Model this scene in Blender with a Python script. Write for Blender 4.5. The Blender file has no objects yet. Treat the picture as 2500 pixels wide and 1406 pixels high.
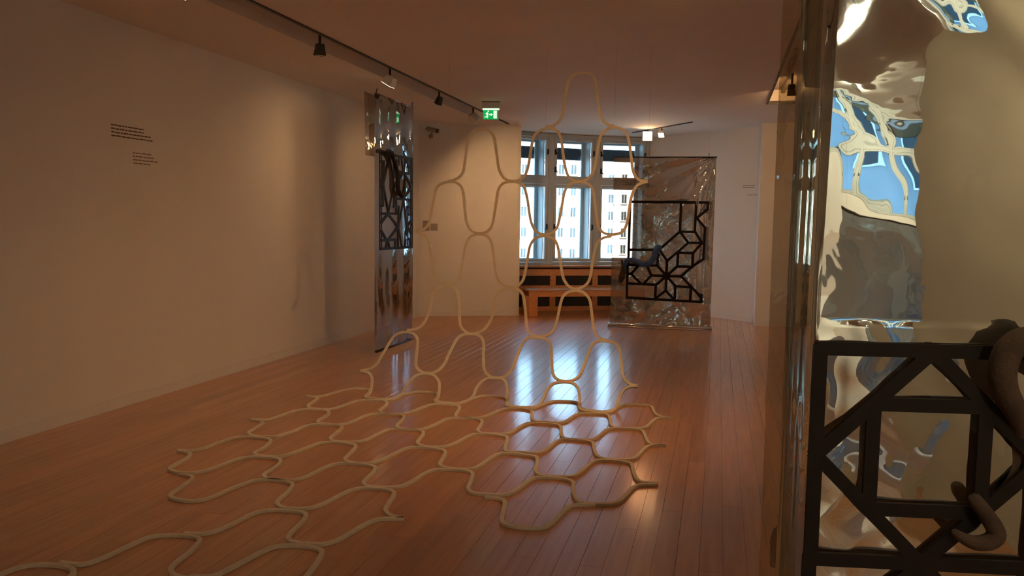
import bpy, math, random
from mathutils import Vector, Matrix, noise

random.seed(11)
scene = bpy.context.scene
COL = scene.collection

# ---------------------------------------------------------------- camera
EYE = Vector((0.0, 0.0, 1.55))
YAW, PITCH, ROLL, FPX = 0.258248, 0.085120, -0.014238, 1898.94
def cam_axes():
    cy, sy = math.cos(YAW), math.sin(YAW)
    f = Vector((-sy*math.cos(PITCH), cy*math.cos(PITCH), -math.sin(PITCH)))
    r = Vector((cy, sy, 0)); d = f.cross(r)
    c, s = math.cos(ROLL), math.sin(ROLL)
    return c*r+s*d, -s*r+c*d, f
_r, _d, _f = cam_axes()
cd = bpy.data.cameras.new('camera'); cam = bpy.data.objects.new('camera', cd); COL.objects.link(cam)
cd.sensor_fit = 'HORIZONTAL'; cd.sensor_width = 36.0; cd.lens = FPX/2500*36.0
cd.clip_start = 0.05; cd.clip_end = 600
cam.matrix_world = Matrix(((_r.x, -_d.x, -_f.x, EYE.x), (_r.y, -_d.y, -_f.y, EYE.y), (_r.z, -_d.z, -_f.z, EYE.z), (0, 0, 0, 1)))
scene.camera = cam

# ---------------------------------------------------------------- world, sun, exposure
world = bpy.data.worlds.new('sky'); scene.world = world; world.use_nodes = True
bg = world.node_tree.nodes['Background']
bg.inputs[0].default_value = (0.46, 0.72, 1.0, 1); bg.inputs[1].default_value = 6.5
sd = bpy.data.lights.new('sun', 'SUN'); sd.energy = 52.0; sd.color = (1, .95, .88); sd.angle = .01
sun = bpy.data.objects.new('sun', sd); COL.objects.link(sun)
sun.rotation_euler = Vector((-0.28, 0.62, -0.62)).to_track_quat('-Z', 'Y').to_euler()
vs = scene.view_settings
vs.view_transform = 'Standard'; vs.look = 'None'; vs.gamma = 1.0; vs.use_curve_mapping = False
vs.exposure = 0.0
scene.cycles.caustics_reflective = True
scene.cycles.blur_glossy = .5
scene.cycles.sample_clamp_indirect = 8.0
scene.cycles.caustics_refractive = False
scene.cycles.max_bounces = 10
scene.cycles.transparent_max_bounces = 16

# ---------------------------------------------------------------- materials
def mat(name, col, rough=.5, metal=0.0, spec=.5, var=0.0, scale=8.0, bump=0.0, bscale=60.0, emit=None, es=0.0, stretch=None):
    m = bpy.data.materials.new(name); m.use_nodes = True
    nt = m.node_tree; b = nt.nodes['Principled BSDF']
    b.inputs['Base Color'].default_value = (*col, 1); b.inputs['Roughness'].default_value = rough
    b.inputs['Metallic'].default_value = metal; b.inputs['Specular IOR Level'].default_value = spec
    tc = nt.nodes.new('ShaderNodeTexCoord'); co = tc.outputs['Object']
    if stretch:
        mp = nt.nodes.new('ShaderNodeMapping'); mp.inputs['Scale'].default_value = stretch
        nt.links.new(co, mp.inputs[0]); co = mp.outputs[0]
    if var:
        n = nt.nodes.new('ShaderNodeTexNoise'); n.inputs['Scale'].default_value = scale; n.inputs['Detail'].default_value = 4
        nt.links.new(co, n.inputs['Vector'])
        r = nt.nodes.new('ShaderNodeValToRGB')
        r.color_ramp.elements[0].position = .3; r.color_ramp.elements[1].position = .7
        r.color_ramp.elements[0].color = (*[c*(1-var) for c in col], 1)
        r.color_ramp.elements[1].color = (*[min(1, c*(1+var)) for c in col], 1)
        nt.links.new(n.outputs['Fac'], r.inputs[0]); nt.links.new(r.outputs[0], b.inputs['Base Color'])
    if bump:
        n2 = nt.nodes.new('ShaderNodeTexNoise'); n2.inputs['Scale'].default_value = bscale
        nt.links.new(co, n2.inputs['Vector'])
        bp = nt.nodes.new('ShaderNodeBump'); bp.inputs['Strength'].default_value = bump; bp.inputs['Distance'].default_value = .01
        nt.links.new(n2.outputs['Fac'], bp.inputs['Height']); nt.links.new(bp.outputs[0], b.inputs['Normal'])
    if emit:
        b.inputs['Emission Color'].default_value = (*emit, 1); b.inputs['Emission Strength'].default_value = es
    return m

def glass_mat(name, tint, refl=.12, rough=0.0):
    m = bpy.data.materials.new(name); m.use_nodes = True; nt = m.node_tree; nt.nodes.clear()
    o = nt.nodes.new('ShaderNodeOutputMaterial'); mx = nt.nodes.new('ShaderNodeMixShader')
    t = nt.nodes.new('ShaderNodeBsdfTransparent'); t.inputs[0].default_value = (*tint, 1)
    g = nt.nodes.new('ShaderNodeBsdfGlossy'); g.inputs['Roughness'].default_value = rough
    lw = nt.nodes.new('ShaderNodeLayerWeight'); lw.inputs[0].default_value = refl
    nt.links.new(lw.outputs['Fresnel'], mx.inputs[0]); nt.links.new(t.outputs[0], mx.inputs[1]); nt.links.new(g.outputs[0], mx.inputs[2])
    nt.links.new(mx.outputs[0], o.inputs[0]); return m

def foil_mat(name, tint, refl, fac, bump, scale, rough=.015, crease=0.0):
    # half-silvered plastic film: part mirror, part tinted see-through
    m = bpy.data.materials.new(name); m.use_nodes = True; nt = m.node_tree; nt.nodes.clear()
    o = nt.nodes.new('ShaderNodeOutputMaterial'); mx = nt.nodes.new('ShaderNodeMixShader'); mx.inputs[0].default_value = fac
    t = nt.nodes.new('ShaderNodeBsdfTransparent'); t.inputs[0].default_value = (*tint, 1)
    g = nt.nodes.new('ShaderNodeBsdfGlossy'); g.inputs['Color'].default_value = (*refl, 1); g.inputs['Roughness'].default_value = rough
    tc = nt.nodes.new('ShaderNodeTexCoord')
    n = nt.nodes.new('ShaderNodeTexNoise'); n.inputs['Scale'].default_value = scale; n.inputs['Detail'].default_value = 3; n.inputs['Distortion'].default_value = .6
    nt.links.new(tc.outputs['Object'], n.inputs['Vector'])
    b = nt.nodes.new('ShaderNodeBump'); b.inputs['Strength'].default_value = bump; b.inputs['Distance'].default_value = .02
    nt.links.new(n.outputs['Fac'], b.inputs['Height'])
    nrm = b.outputs[0]
    if crease:
        v = nt.nodes.new('ShaderNodeTexVoronoi'); v.inputs['Scale'].default_value = scale*1.6; v.feature = 'F1'
        nt.links.new(tc.outputs['Object'], v.inputs['Vector'])
        b2 = nt.nodes.new('ShaderNodeBump'); b2.inputs['Strength'].default_value = crease; b2.inputs['Distance'].default_value = .02
        nt.links.new(v.outputs['Distance'], b2.inputs['Height']); nt.links.new(nrm, b2.inputs['Normal']); nrm = b2.outputs[0]
    nt.links.new(nrm, g.inputs['Normal'])
    nt.links.new(t.outputs[0], mx.inputs[1]); nt.links.new(g.outputs[0], mx.inputs[2]); nt.links.new(mx.outputs[0], o.inputs[0])
    return m

def floor_mat():
    m = bpy.data.materials.new('oiled_floorboard'); m.use_nodes = True; nt = m.node_tree; b = nt.nodes['Principled BSDF']
    ca = nt.nodes.new('ShaderNodeVertexColor'); ca.layer_name = 'tone'
    ge = nt.nodes.new('ShaderNodeNewGeometry')
    mp = nt.nodes.new('ShaderNodeMapping'); mp.inputs['Scale'].default_value = (28, 1.6, 28)
    nt.links.new(ge.outputs['Position'], mp.inputs[0])
    n = nt.nodes.new('ShaderNodeTexNoise'); n.inputs['Scale'].default_value = 1.0; n.inputs['Detail'].default_value = 5; n.inputs['Distortion'].default_value = .4
    nt.links.new(mp.outputs[0], n.inputs['Vector'])
    r = nt.nodes.new('ShaderNodeValToRGB')
    r.color_ramp.elements[0].position = .3; r.color_ramp.elements[1].position = .72
    r.color_ramp.elements[0].color = FLOOR_DARK; r.color_ramp.elements[1].color = FLOOR_LIGHT
    nt.links.new(n.outputs['Fac'], r.inputs[0])
    mu = nt.nodes.new('ShaderNodeMix'); mu.data_type = 'RGBA'; mu.blend_type = 'MULTIPLY'; mu.inputs[0].default_value = 1
    nt.links.new(r.outputs[0], mu.inputs[6]); nt.links.new(ca.outputs[0], mu.inputs[7])
    nt.links.new(mu.outputs[2], b.inputs['Base Color'])
    b.inputs['Roughness'].default_value = .40
    b.inputs['Specular IOR Level'].default_value = .5
    b.inputs['Coat Weight'].default_value = .9; b.inputs['Coat Roughness'].default_value = .145
    n2 = nt.nodes.new('ShaderNodeTexNoise'); n2.inputs['Scale'].default_value = 6
    mp2 = nt.nodes.new('ShaderNodeMapping'); mp2.inputs['Scale'].default_value = (6, .8, 1)
    nt.links.new(ge.outputs['Position'], mp2.inputs[0]); nt.links.new(mp2.outputs[0], n2.inputs['Vector'])
    bp = nt.nodes.new('ShaderNodeBump'); bp.inputs['Strength'].default_value = .12; bp.inputs['Distance'].default_value = .004
    nt.links.new(n2.outputs['Fac'], bp.inputs['Height']); nt.links.new(bp.outputs[0], b.inputs['Normal']); nt.links.new(bp.outputs[0], b.inputs['Coat Normal'])
    return m
FLOOR_DARK = (.48, .212, .085, 1); FLOOR_LIGHT = (.60, .288, .124, 1)

M = dict(
    wall=mat('white_plaster', (.78, .75, .71), .85, var=.02, scale=1.5, bump=.05, bscale=220),
    ceil=mat('white_ceiling_paint', (.90, .86, .80), .9, var=.02, scale=1.2, bump=.04, bscale=200),
    base=mat('white_skirting_paint', (.74, .71, .67), .5, var=.03, scale=4),
    floor=floor_mat(),
    sub=mat('dark_subfloor', (.03, .018, .012), .9, var=.2),
    black=mat('black_aluminium', (.012, .011, .010), .45, var=.2, scale=20),
    lattice=mat('black_lacquered_board', (.009, .008, .008), .6, spec=.25, var=.2, scale=14),
    felt=mat('cream_felt', (.74, .66, .52), .9, spec=.2, var=.06, scale=30, bump=.25, bscale=300),
    white=mat('white_enamel', (.72, .70, .66), .45, var=.03),
    cream=mat('aged_cream_plastic', (.40, .34, .28), .5, var=.05),
    grey=mat('grey_plastic', (.33, .29, .25), .5, var=.05),
    frame=mat('grey_white_window_paint', (.52, .56, .56), .45, var=.05, scale=5),
    blind=mat('dark_blind_box', (.05, .06, .07), .5, var=.1),
    iron=mat('dark_bronze_handle', (.03, .026, .024), .4, metal=.6, var=.1),
    beech=mat('orange_beech_wood', (.72, .315, .12), .35, var=.14, scale=3, stretch=(2, 14, 14), bump=.03, bscale=10),
    beechtop=mat('polished_beech_top', (.56, .29, .14), .22, var=.12, scale=3, stretch=(2, 14, 14)),
    grille=mat('dark_grille', (.035, .034, .034), .6, var=.3, scale=90),
    paper=mat('printed_booklet', (.6, .6, .6), .4, var=.3, scale=25),
    ink=mat('grey_print', (.13, .09, .06), .8, var=.2, scale=60),
    inkpale=mat('pale_grey_print', (.26, .2, .14), .8, var=.2, scale=60),
    green=mat('backlit_green', (.0, .2, .05), .4, emit=(.005, .42, .09), es=.9, var=.05),
    lit=mat('backlit_white', (.8, .9, .8), .4, emit=(.72, 1.0, .74), es=1.0, var=.02),
    lens=mat('lit_lamp_glass', (1, .95, .85), .4, emit=(1, .78, .5), es=9, var=.02),
    lensoff=mat('unlit_lamp_glass', (.4, .38, .34), .15, var=.05),
    wire=mat('nylon_line', (.5, .45, .4), .3, var=.05),
    chrome=mat('silver_rod', (.6, .58, .55), .18, metal=1, var=.05),
    facade=mat('pale_render', (.84, .83, .80), .9, var=.04, scale=.3),
    facadepink=mat('pale_pink_render', (.84, .75, .71), .9, var=.04, scale=.3),
    fwin=mat('facade_window_frame', (.55, .55, .52), .6, var=.1, scale=.5),
    fpane=mat('facade_window_glass', (.03, .045, .055), .6, spec=.15, var=.4, scale=.35),
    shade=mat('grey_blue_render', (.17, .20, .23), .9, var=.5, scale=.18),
    street=mat('asphalt', (.12, .12, .12), .9, var=.2, scale=.5),
    glass=glass_mat('window_glass', (.93, .97, .98), .12),
    film=foil_mat('mirror_film', (.50, .40, .33), (.44, .46, .47), .80, .08, 4.0),
    filmcr=foil_mat('crumpled_mirror_film', (.56, .44, .37), (.80, .82, .74), .62, .5, 5.0, crease=.2),
    filmfg=foil_mat('smooth_mirror_film', (.38, .35, .28), (.68, .80, .78), .74, .08, 3.0),
    filmclear=foil_mat('clear_film_edge', (.66, .60, .48), (.7, .7, .66), .34, .10, 4.0),
    filmblue=foil_mat('blue_grey_crumpled_film', (.34, .38, .44), (.40, .48, .56), .55, .5, 5.0, crease=.2),
    filmback=foil_mat('thin_mirror_film', (.55, .48, .42), (.5, .5, .48), .30, .10, 4.0),
    brown=mat('brown_felted_wool', (.065, .046, .034), .9, var=.35, scale=14, bump=.4, bscale=90),
    blue=mat('blue_felted_wool', (.05, .11, .30), .85, var=.4, scale=18, bump=.4, bscale=90),
    inkblack=mat('black_felted_wool', (.014, .012, .014), .8, var=.3, scale=18, bump=.4, bscale=90),
)

# ---------------------------------------------------------------- mesh helpers
class MB:
    def __init__(s): s.v = []; s.f = []; s.smooth = False
    def add(s, vs, fs):
        o = len(s.v); s.v += [tuple(v) for v in vs]; s.f += [tuple(i+o for i in f) for f in fs]; return s
    def hexa(s, p):          # 8 corners: bottom ring, top ring
        return s.add(p, [(3,2,1,0),(4,5,6,7),(0,1,5,4),(1,2,6,5),(2,3,7,6),(3,0,4,7)])
    def box(s, x0, x1, y0, y1, z0, z1, fr=None):
        p = [(x0,y0,z0),(x1,y0,z0),(x1,y1,z0),(x0,y1,z0),(x0,y0,z1),(x1,y0,z1),(x1,y1,z1),(x0,y1,z1)]
        if fr: p = [fr(q) for q in p]
        return s.hexa(p)
    def bar(s, a, b, w, n, t):    # bar from a to b: width w in the plane, thickness t along n (starting at a's plane)
        a = Vector(a); b = Vector(b); n = Vector(n).normalized(); d = (b-a).normalized(); c = n.cross(d)*(w/2); h = n*t
        return s.hexa([a-c, b-c, b+c, a+c, a-c+h, b-c+h, b+c+h, a+c+h])
    def tube(s, pts, rad, n=10, cap=True):
        pts = [Vector(p) for p in pts]; L = len(pts)
        if not isinstance(rad, (list, tuple)): rad = [rad]*L
        ref = None; o = len(s.v)
        for i, p in enumerate(pts):
            t = (pts[min(i+1, L-1)]-pts[max(i-1, 0)]).normalized()
            if ref is None: ref = t.orthogonal().normalized()
            ref = (ref-t*ref.dot(t)).normalized(); q = t.cross(ref)
            for k in range(n):
                a = 2*math.pi*k/n; s.v.append(tuple(p+(ref*math.cos(a)+q*math.sin(a))*rad[i]))
        for i in range(L-1):
            for k in range(n):
                k2 = (k+1) % n
                s.f.append((o+i*n+k, o+i*n+k2, o+(i+1)*n+k2, o+(i+1)*n+k))
        if cap:
            s.f.append(tuple(o+k for k in range(n-1, -1, -1))); s.f.append(tuple(o+(L-1)*n+k for k in range(n)))
        return s
    def build(s, name, m, parent=None, smooth=False, bevel=0, kind=None):
        me = bpy.data.meshes.new(name); me.from_pydata(s.v, [], s.f); me.materials.append(m); me.update()
        if smooth: me.polygons.foreach_set('use_smooth', [True]*len(me.polygons))
        o = bpy.data.objects.new(name, me); COL.objects.link(o)
        if parent: o.parent = parent
        if bevel:
            b = o.modifiers.new('bevel', 'BEVEL'); b.width = bevel; b.segments = 2; b.limit_method = 'ANGLE'
        if kind: o['kind'] = kind
        return o

def empty(name, loc=(0, 0, 0), rot=0):
    o = bpy.data.objects.new(name, None); COL.objects.link(o); o.location = loc; o.rotation_euler = (0, 0, rot)
    o.empty_display_size = .1; return o
def tag(o, label, cat, group=None):
    o['label'] = label; o['category'] = cat
    if group: o['group'] = group
    return o
def struct(o, label=None):
    o['kind'] = 'structure'
    if label: o['label'] = label
    return o
def spline(pts, n=4):
    P = [Vector(p) for p in pts]; out = []
    for i in range(len(P)-1):
        p0 = P[max(i-1, 0)]; p1 = P[i]; p2 = P[i+1]; p3 = P[min(i+2, len(P)-1)]
        for k in range(n):
            t = k/n
            out.append(.5*((2*p1)+(p2-p0)*t+(2*p0-5*p1+4*p2-p3)*t*t+(3*p1-p0-3*p2+p3)*t**3))
    out.append(P[-1]); return out
def frame2(A, B):            # local frame of a vertical plane: x along A->B, y into the room (towards the viewer), z up
    A = Vector((A[0], A[1], 0)); B = Vector((B[0], B[1], 0)); e = (B-A).normalized(); n = Vector((e.y, -e.x, 0))
    return lambda q: tuple(A+e*q[0]+n*q[1]+Vector((0, 0, q[2])))
def lamp(name, loc, aim, watts, size, col=(1, .54, .225), spread=2.4, parent=None):
    l = bpy.data.lights.new(name, 'AREA'); l.energy = watts; l.size = size; l.color = col; l.spread = spread
    o = bpy.data.objects.new(name, l); COL.objects.link(o); o.location = loc
    o.rotation_euler = (Vector(aim)-Vector(loc)).to_track_quat('-Z', 'Y').to_euler()
    return o
LP = (3.4, 12, 3.5, .2, 15, 11, 5, 40, 4.0, 2.5, 10, 75, 70, 50, 3.2)     # lamp powers in watts

# ================================================================ ROOM
CEIL = 3.094
XL, XR, YB = -4.655, 1.95, -15.8
XE, YOPEN = 16.0, .52            # the gallery opens to the right behind the viewer
WA, WB = (-4.68, 11.71), (-3.16, 12.43)            # far left wall
P0, P1, P2, P3 = (-3.567, 12.906), (-2.888, 13.473), (-2.158, 13.980), (-1.279, 14.387)
RW2, PIER, PIERE = (.58, 12.92), (.58, 12.50), (XR, 12.55)

def wall_seg(name, A, B, z0=0, z1=CEIL, t=.12, m=None):
    fr = frame2(A, B); L = (Vector(A)-Vector(B)).length
    mb = MB(); mb.box(0, L, -t, 0, z0, z1, fr); return struct(mb.build(name, m or M['wall']))
wl = MB(); wl.box(XL-.2, XL, YB, 11.75, 0, CEIL); struct(wl.build('wall_left', M['wall']))
wall_seg('wall_far_left', WA, WB, t=.09)
wall_seg('wall_return', WB, P0, t=.05)
wall_seg('wall_far_right', P3, RW2, t=.15)
wall_seg('wall_pier_side', RW2, PIER, t=.1)
wall_seg('wall_pier', PIER, PIERE, t=.15)
for i, (A, B) in enumerate(((P0, P1), (P1, P2), (P2, P3))):
    wall_seg('wall_below_window', A, B, 0, .80, t=.30)
    wall_seg('wall_above_window', A, B, 3.075, CEIL+.05, t=.30)
wr = MB(); wr.box(XR, XR+.2, YOPEN, 12.55, 0, CEIL); struct(wr.build('wall_right', M['wall']))
wo = MB(); wo.box(XR+.2, XE+.2, YOPEN, YOPEN+.2, 0, CEIL); struct(wo.build('wall_side_gallery', M['wall']))
we = MB(); we.box(XE, XE+.2, -9.0, YOPEN+.2, 0, CEIL); struct(we.build('wall_side_gallery_end', M['wall']))
RC, RE = Vector((8.7, -11.6)), Vector((-.86, -.51)).normalized()
Q = [tuple(RC+RE*k) for k in (-8.6, -1.35, -.45, .45, 1.35, 8.6)]
wall_seg('wall_back_right', Q[0], Q[1]); wall_seg('wall_back_left', Q[4], Q[5])
for A, B in zip(Q[1:4], Q[2:5]):
    wall_seg('wall_below_window', A, B, 0, .80, t=.30); wall_seg('wall_above_window', A, B, 3.075, CEIL+.05, t=.30)
wb = MB(); wb.box(XL-.2, Q[5][0]+.1, YB-.2, YB, 0, CEIL); struct(wb.build('wall_back', M['wall']))

# ceiling with its two recessed lighting slots
S1 = (-3.60, -3.29); S2 = (.545, .87); S1E, S2E = 11.15, 10.57
ce = MB(); T = .17; z0 = CEIL; z1 = CEIL+T
ce.box(XL-.2, S1[0], YB, 15, z0, z1); ce.box(S1[1], S2[0], YB, 15, z0, z1); ce.box(S2[1], XE+.3, YB-.3, 15, z0, z1)
ce.box(S1[0], S1[1], S1E, 15, z0, z1); ce.box(S2[0], S2[1], S2E, 15, z0, z1)
ce.box(XL-.2, XE+.3, YB-.3, 15, z1, z1+.08)
struct(ce.build('ceiling', M['ceil']))
t1 = MB(); t1.box(S1[1]-.002, S1[1]+.026, YB, 12.05, CEIL-.012, CEIL+.03); struct(t1.build('shadow_gap_strip_1', M['black']))  # black strip stands in for the dark shadow gap along the left slot
t2 = MB(); t2.box(S2[0]-.02, S2[0]+.004, YB, S2E, CEIL-.010, CEIL+.03); t2.box(S2[0]-.02, S2[1], S2E-.006, S2E+.012, CEIL-.008, CEIL+.03)
struct(t2.build('shadow_gap_strip_2', M['black']))  # same for the right slot: shade of the gap built as black strips

# baseboards
def baseboard(name, A, B, h=.085, t=.014):
    fr = frame2(A, B); L = (Vector(A)-Vector(B)).length
    mb = MB(); mb.hexa([fr(q) for q in ((0,0,0),(L,0,0),(L,t,0),(0,t,0),(0,0,h),(L,0,h),(L,t*.55,h),(0,t*.55,h))])
    struct(mb.build(name, M['base']))
baseboard('baseboard_left', (XL, YB), (XL, 11.74))
baseboard('baseboard_far_left', WA, WB)
baseboard('baseboard_far_right', P3, RW2)
baseboard('baseboard_pier', PIER, PIERE)
baseboard('baseboard_right', (XR, 12.5), (XR, YOPEN))

# ---------------------------------------------------------------- floor of single boards
fl = MB(); fl.box(XL-.2, XE+.3, YB-.3, 14.6, -.06, -.022); floor = struct(fl.build('floor', M['sub']))
BW = .105
def project(x, y):
    v = Vector((x, y, 0))-EYE; z = v.dot(_f)
    if z < .2: return None
    return 1250+FPX*v.dot(_r)/z, 703+FPX*v.dot(_d)/z
boards = []
ncol = int((XE-XL)/BW)+1
for c in range(ncol):
    x0 = XL+.002+c*BW; y = YB-random.uniform(0, 2.4)
    while y < (14.5 if x0 < XR+.1 else YOPEN):
        L = random.uniform(1.7, 2.7); a, b = max(y, YB+.001), min(y+L, 14.55 if x0 < XR+.1 else YOPEN+.1)
        if b > a+.05:
            g1 = random.choice((.0004, .0006, .0008, .0018)); tone = random.gauss(1, .05)
            warm = random.gauss(0, .02); dz = random.uniform(-.0006, .0)
            area = 0
            for k in range(5):
                yy = a+(b-a)*(k+.5)/5; p = project(x0+BW/2, yy)
                if p and -60 < p[0] < 2560 and p[1] < 1500: area += (b-a)/5*BW/((yy**2+1)**1.5)
            boards.append((area, x0+g1/2, x0+BW-g1/2, a+.0004, b-.0004, dz, (tone*(1+warm), tone, tone*(1-warm))))
        y += L
boards.sort(key=lambda t: -t[0])
def board_mesh(lst, name):
    mb = MB(); cols = []
    for _, xa, xb, ya, yb, dz, tone in lst:
        e = .0009
        mb.add([(xa,ya,-.021),(xb,ya,-.021),(xb,yb,-.021),(xa,yb,-.021),
                (xa,ya,dz-e),(xb,ya,dz-e),(xb,yb,dz-e),(xa,yb,dz-e),
                (xa+e,ya+e,dz),(xb-e,ya+e,dz),(xb-e,yb-e,dz),(xa+e,yb-e,dz)],
               [(0,1,5,4),(1,2,6,5),(2,3,7,6),(3,0,4,7),(4,5,9,8),(5,6,10,9),(6,7,11,10),(7,4,8,11),(8,9,10,11)])
        cols += [tone]*12
    o = mb.build(name, M['floor'], floor)
    at = o.data.color_attributes.new('tone', 'FLOAT_COLOR', 'POINT')
    at.data.foreach_set('color', [c for t in cols for c in (*t, 1.0)])
    return o
for b in boards[:298]: board_mesh([b], 'floorboard')
board_mesh(boards[298:], 'floorboards')['kind'] = 'stuff'

# ---------------------------------------------------------------- far windows: three deep casement bays
def ring(mb, fr, u0, u1, z0, z1, w, y0, y1):
    mb.box(u0, u0+w, y0, y1, z0, z1, fr); mb.box(u1-w, u1, y0, y1, z0, z1, fr)
    mb.box(u0+w, u1-w, y0, y1, z0, z0+w, fr); mb.box(u0+w, u1-w, y0, y1, z1-w, z1, fr)
def handle(fr, u, z, parent, flip=1):
    h = MB(); h.box(u-.014, u+.014, .026, .040, z-.045, z+.045, fr); h.tube([fr((u, .04, z)), fr((u, .065, z))], .008, 8)
    h.tube([fr((u, .065, z)), fr((u+flip*.012, .068, z-.03)), fr((u+flip*.04, .07, z-.055))], .009, 8)
    h.build('handle', M['iron'], parent, smooth=True)
for i, (A, B) in enumerate(((P0, P1), (P1, P2), (P2, P3), (Q[1], Q[2]), (Q[2], Q[3]), (Q[3], Q[4]))):
    fr = frame2(A, B); L = (Vector(A)-Vector(B)).length; ZB, ZT, Z1 = .80, 2.265, 3.085
    f = MB()
    f.box(0, .055, -.14, .03, ZB, Z1, fr); f.box(L-.055, L, -.14, .03, ZB, Z1, fr)       # fixed posts
    f.box(.055, L-.055, -.14, .03, ZB, ZB+.05, fr); f.box(.055, L-.055, -.14, .03, ZT-.045, ZT+.045, fr); f.box(.055, L-.055, -.14, .03, Z1-.06, Z1, fr)
    w = struct(f.build('window_%d' % (i+1), M['frame'], bevel=.004))
    rv = MB()   # deep lining between the inner and the outer sashes
    for za, zb in ((ZB, ZT), (ZT, Z1)):
        rv.box(.055, .075, -.40, -.14, za, zb, fr); rv.box(L-.075, L-.055, -.40, -.14, za, zb, fr)
        rv.box(.075, L-.075, -.40, -.14, za, za+.05, fr); rv.box(.075, L-.075, -.40, -.14, zb-.04, zb, fr)
    rv.build('lining', M['frame'], w)
    for za, zb, nm in ((ZB+.05, ZT-.045, 'casement'), (ZT+.045, Z1-.06, 'casement')):
        s = MB(); ring(s, fr, .06, L-.06, za+.004, zb-.004, .05, -.012, .026)
        so = s.build(nm, M['frame'], w, bevel=.004)
        g = MB(); g.box(.105, L-.105, .004, .008, za+.05, zb-.05, fr); g.build('pane', M['glass'], so)
        handle(fr, .075, zb-.25 if zb > 2.5 else za+.62, so, 1)
        if zb > 2.5: handle(fr, .075, za+.16, so, 1)
        handle(fr, L-.075, (zb-.25) if zb > 2.5 else za+.62, so, -1)
        s = MB(); ring(s, fr, .075, L-.075, za, zb, .055, -.40, -.36)
        so = s.build('outer_sash', M['frame'], w)
        g = MB(); g.box(.125, L-.125, -.382, -.378, za+.05, zb-.05, fr); g.build('pane', M['glass'], so)
    bl = MB(); bl.box(.09, L-.09, -.52, -.44, 2.70, 2.90, fr); bl.box(.09, L-.09, -.53, -.43, 2.685, 2.715, fr)
    bo = bl.build('blind_box', M['blind'], w, bevel=.01)
    bk = MB()
    for u in (.13, L-.16): bk.box(u, u+.03, -.44, -.40, 2.76, 2.84, fr)
    bk.build('bracket', M['blind'], bo)


# ================================================================ RADIATOR COVER AND BENCH
BE = Vector((-2.965, 12.330, 0)); BD = Vector((.873, .488, 0)); BN = Vector((-.488, .873, 0))   # bench corner, along, back
bf = lambda q: tuple(BE+BD*q[0]+BN*q[1]+Vector((0, 0, q[2])))
cov = empty('radiator_cover', bf((.3, .74, 0)))
def in_cov(mb, name, m, parent=None, **k):
    o = mb.build(name, m, None, **k); o.parent = parent or cov
    o.matrix_parent_inverse = Matrix.Translation(-cov.location) if parent is None else Matrix()
    return o
U0, U1, V0, V1 = -.20, 2.02, .72, .745
c = MB(); c.box(U0, U1, V0, V0+.03, .62, .735, bf); c.box(U0, U1, V0, V0+.03, .30, .45, bf); c.box(U0, U1, V0, V0+.03, 0, .08, bf)
for u in (U0, .58, 1.36, U1-.09): c.box(u-.0, u+.10, V0, V0+.03, .08, .62, bf)
in_cov(c, 'front_frame', M['beech'], bevel=.003)
for za, zb in ((.45, .62), (.08, .30)):
    for ua, ub in ((U0+.09, .58), (.68, 1.36), (1.46, U1-.09)):
        g = MB(); g.box(ua, ub, V0+.018, V0+.022, za, zb, bf)
        k = 0
        while ua+k*.02 < ub: g.box(ua+k*.02, min(ub, ua+k*.02+.006), V0+.010, V0+.018, za, zb, bf); k += 1
        in_cov(g, 'grille', M['grille'])
s = MB(); s.box(U0, U1, V0-.03, V0+.30, .765, .80, bf); in_cov(s, 'sill_board', M['beechtop'], bevel=.004)
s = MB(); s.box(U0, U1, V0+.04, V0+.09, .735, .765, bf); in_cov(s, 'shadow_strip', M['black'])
tag(cov, 'long orange wood radiator cover with dark grilles under the windows', 'radiator cover')

ben = empty('bench', tuple(BE))
def bpart(mb, name, m, **k):
    o = mb.build(name, m, None, **k); o.parent = ben; o.matrix_parent_inverse = Matrix.Translation(-BE); return o
BL, BDp = 2.05, .46
x = MB(); x.box(-.0, BL, 0, BDp, .412, .437, bf); bpart(x, 'seat', M['beechtop'], bevel=.004)
x = MB(); x.box(.0, BL, .004, .03, .322, .411, bf); bpart(x, 'apron', M['beech'], bevel=.003)
x = MB(); x.box(.0, BL, BDp-.03, BDp-.004, .322, .411, bf); bpart(x, 'apron', M['beech'], bevel=.003)
for u in (.0, BL-.15):
    x = MB(); x.box(u, u+.15, .004, BDp-.004, 0, .411 if False else .3215, bf); bpart(x, 'leg', M['beech'], bevel=.003)
tag(ben, 'low orange wooden bench in front of the radiator cover below the windows', 'bench')
bk = empty('booklet', bf((.02, .12, .437)))
x = MB(); x.box(0, .20, 0, .14, .438, .4465, lambda q: bf((.0+q[0]*1, .10+q[1]+q[0]*.12, q[2])))
o = x.build('pages', M['paper']); o.parent = bk; o.matrix_parent_inverse = Matrix.Translation(-bk.location)
x = MB(); x.box(.0, .20, -.0, .14, .4466, .448, lambda q: bf((.0+q[0]*1, .10+q[1]+q[0]*.12, q[2])))
o = x.build('cover', M['blind']); o.parent = bk; o.matrix_parent_inverse = Matrix.Translation(-bk.location)
tag(bk, 'small dark booklet lying on the left end of the bench', 'booklet')

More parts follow.
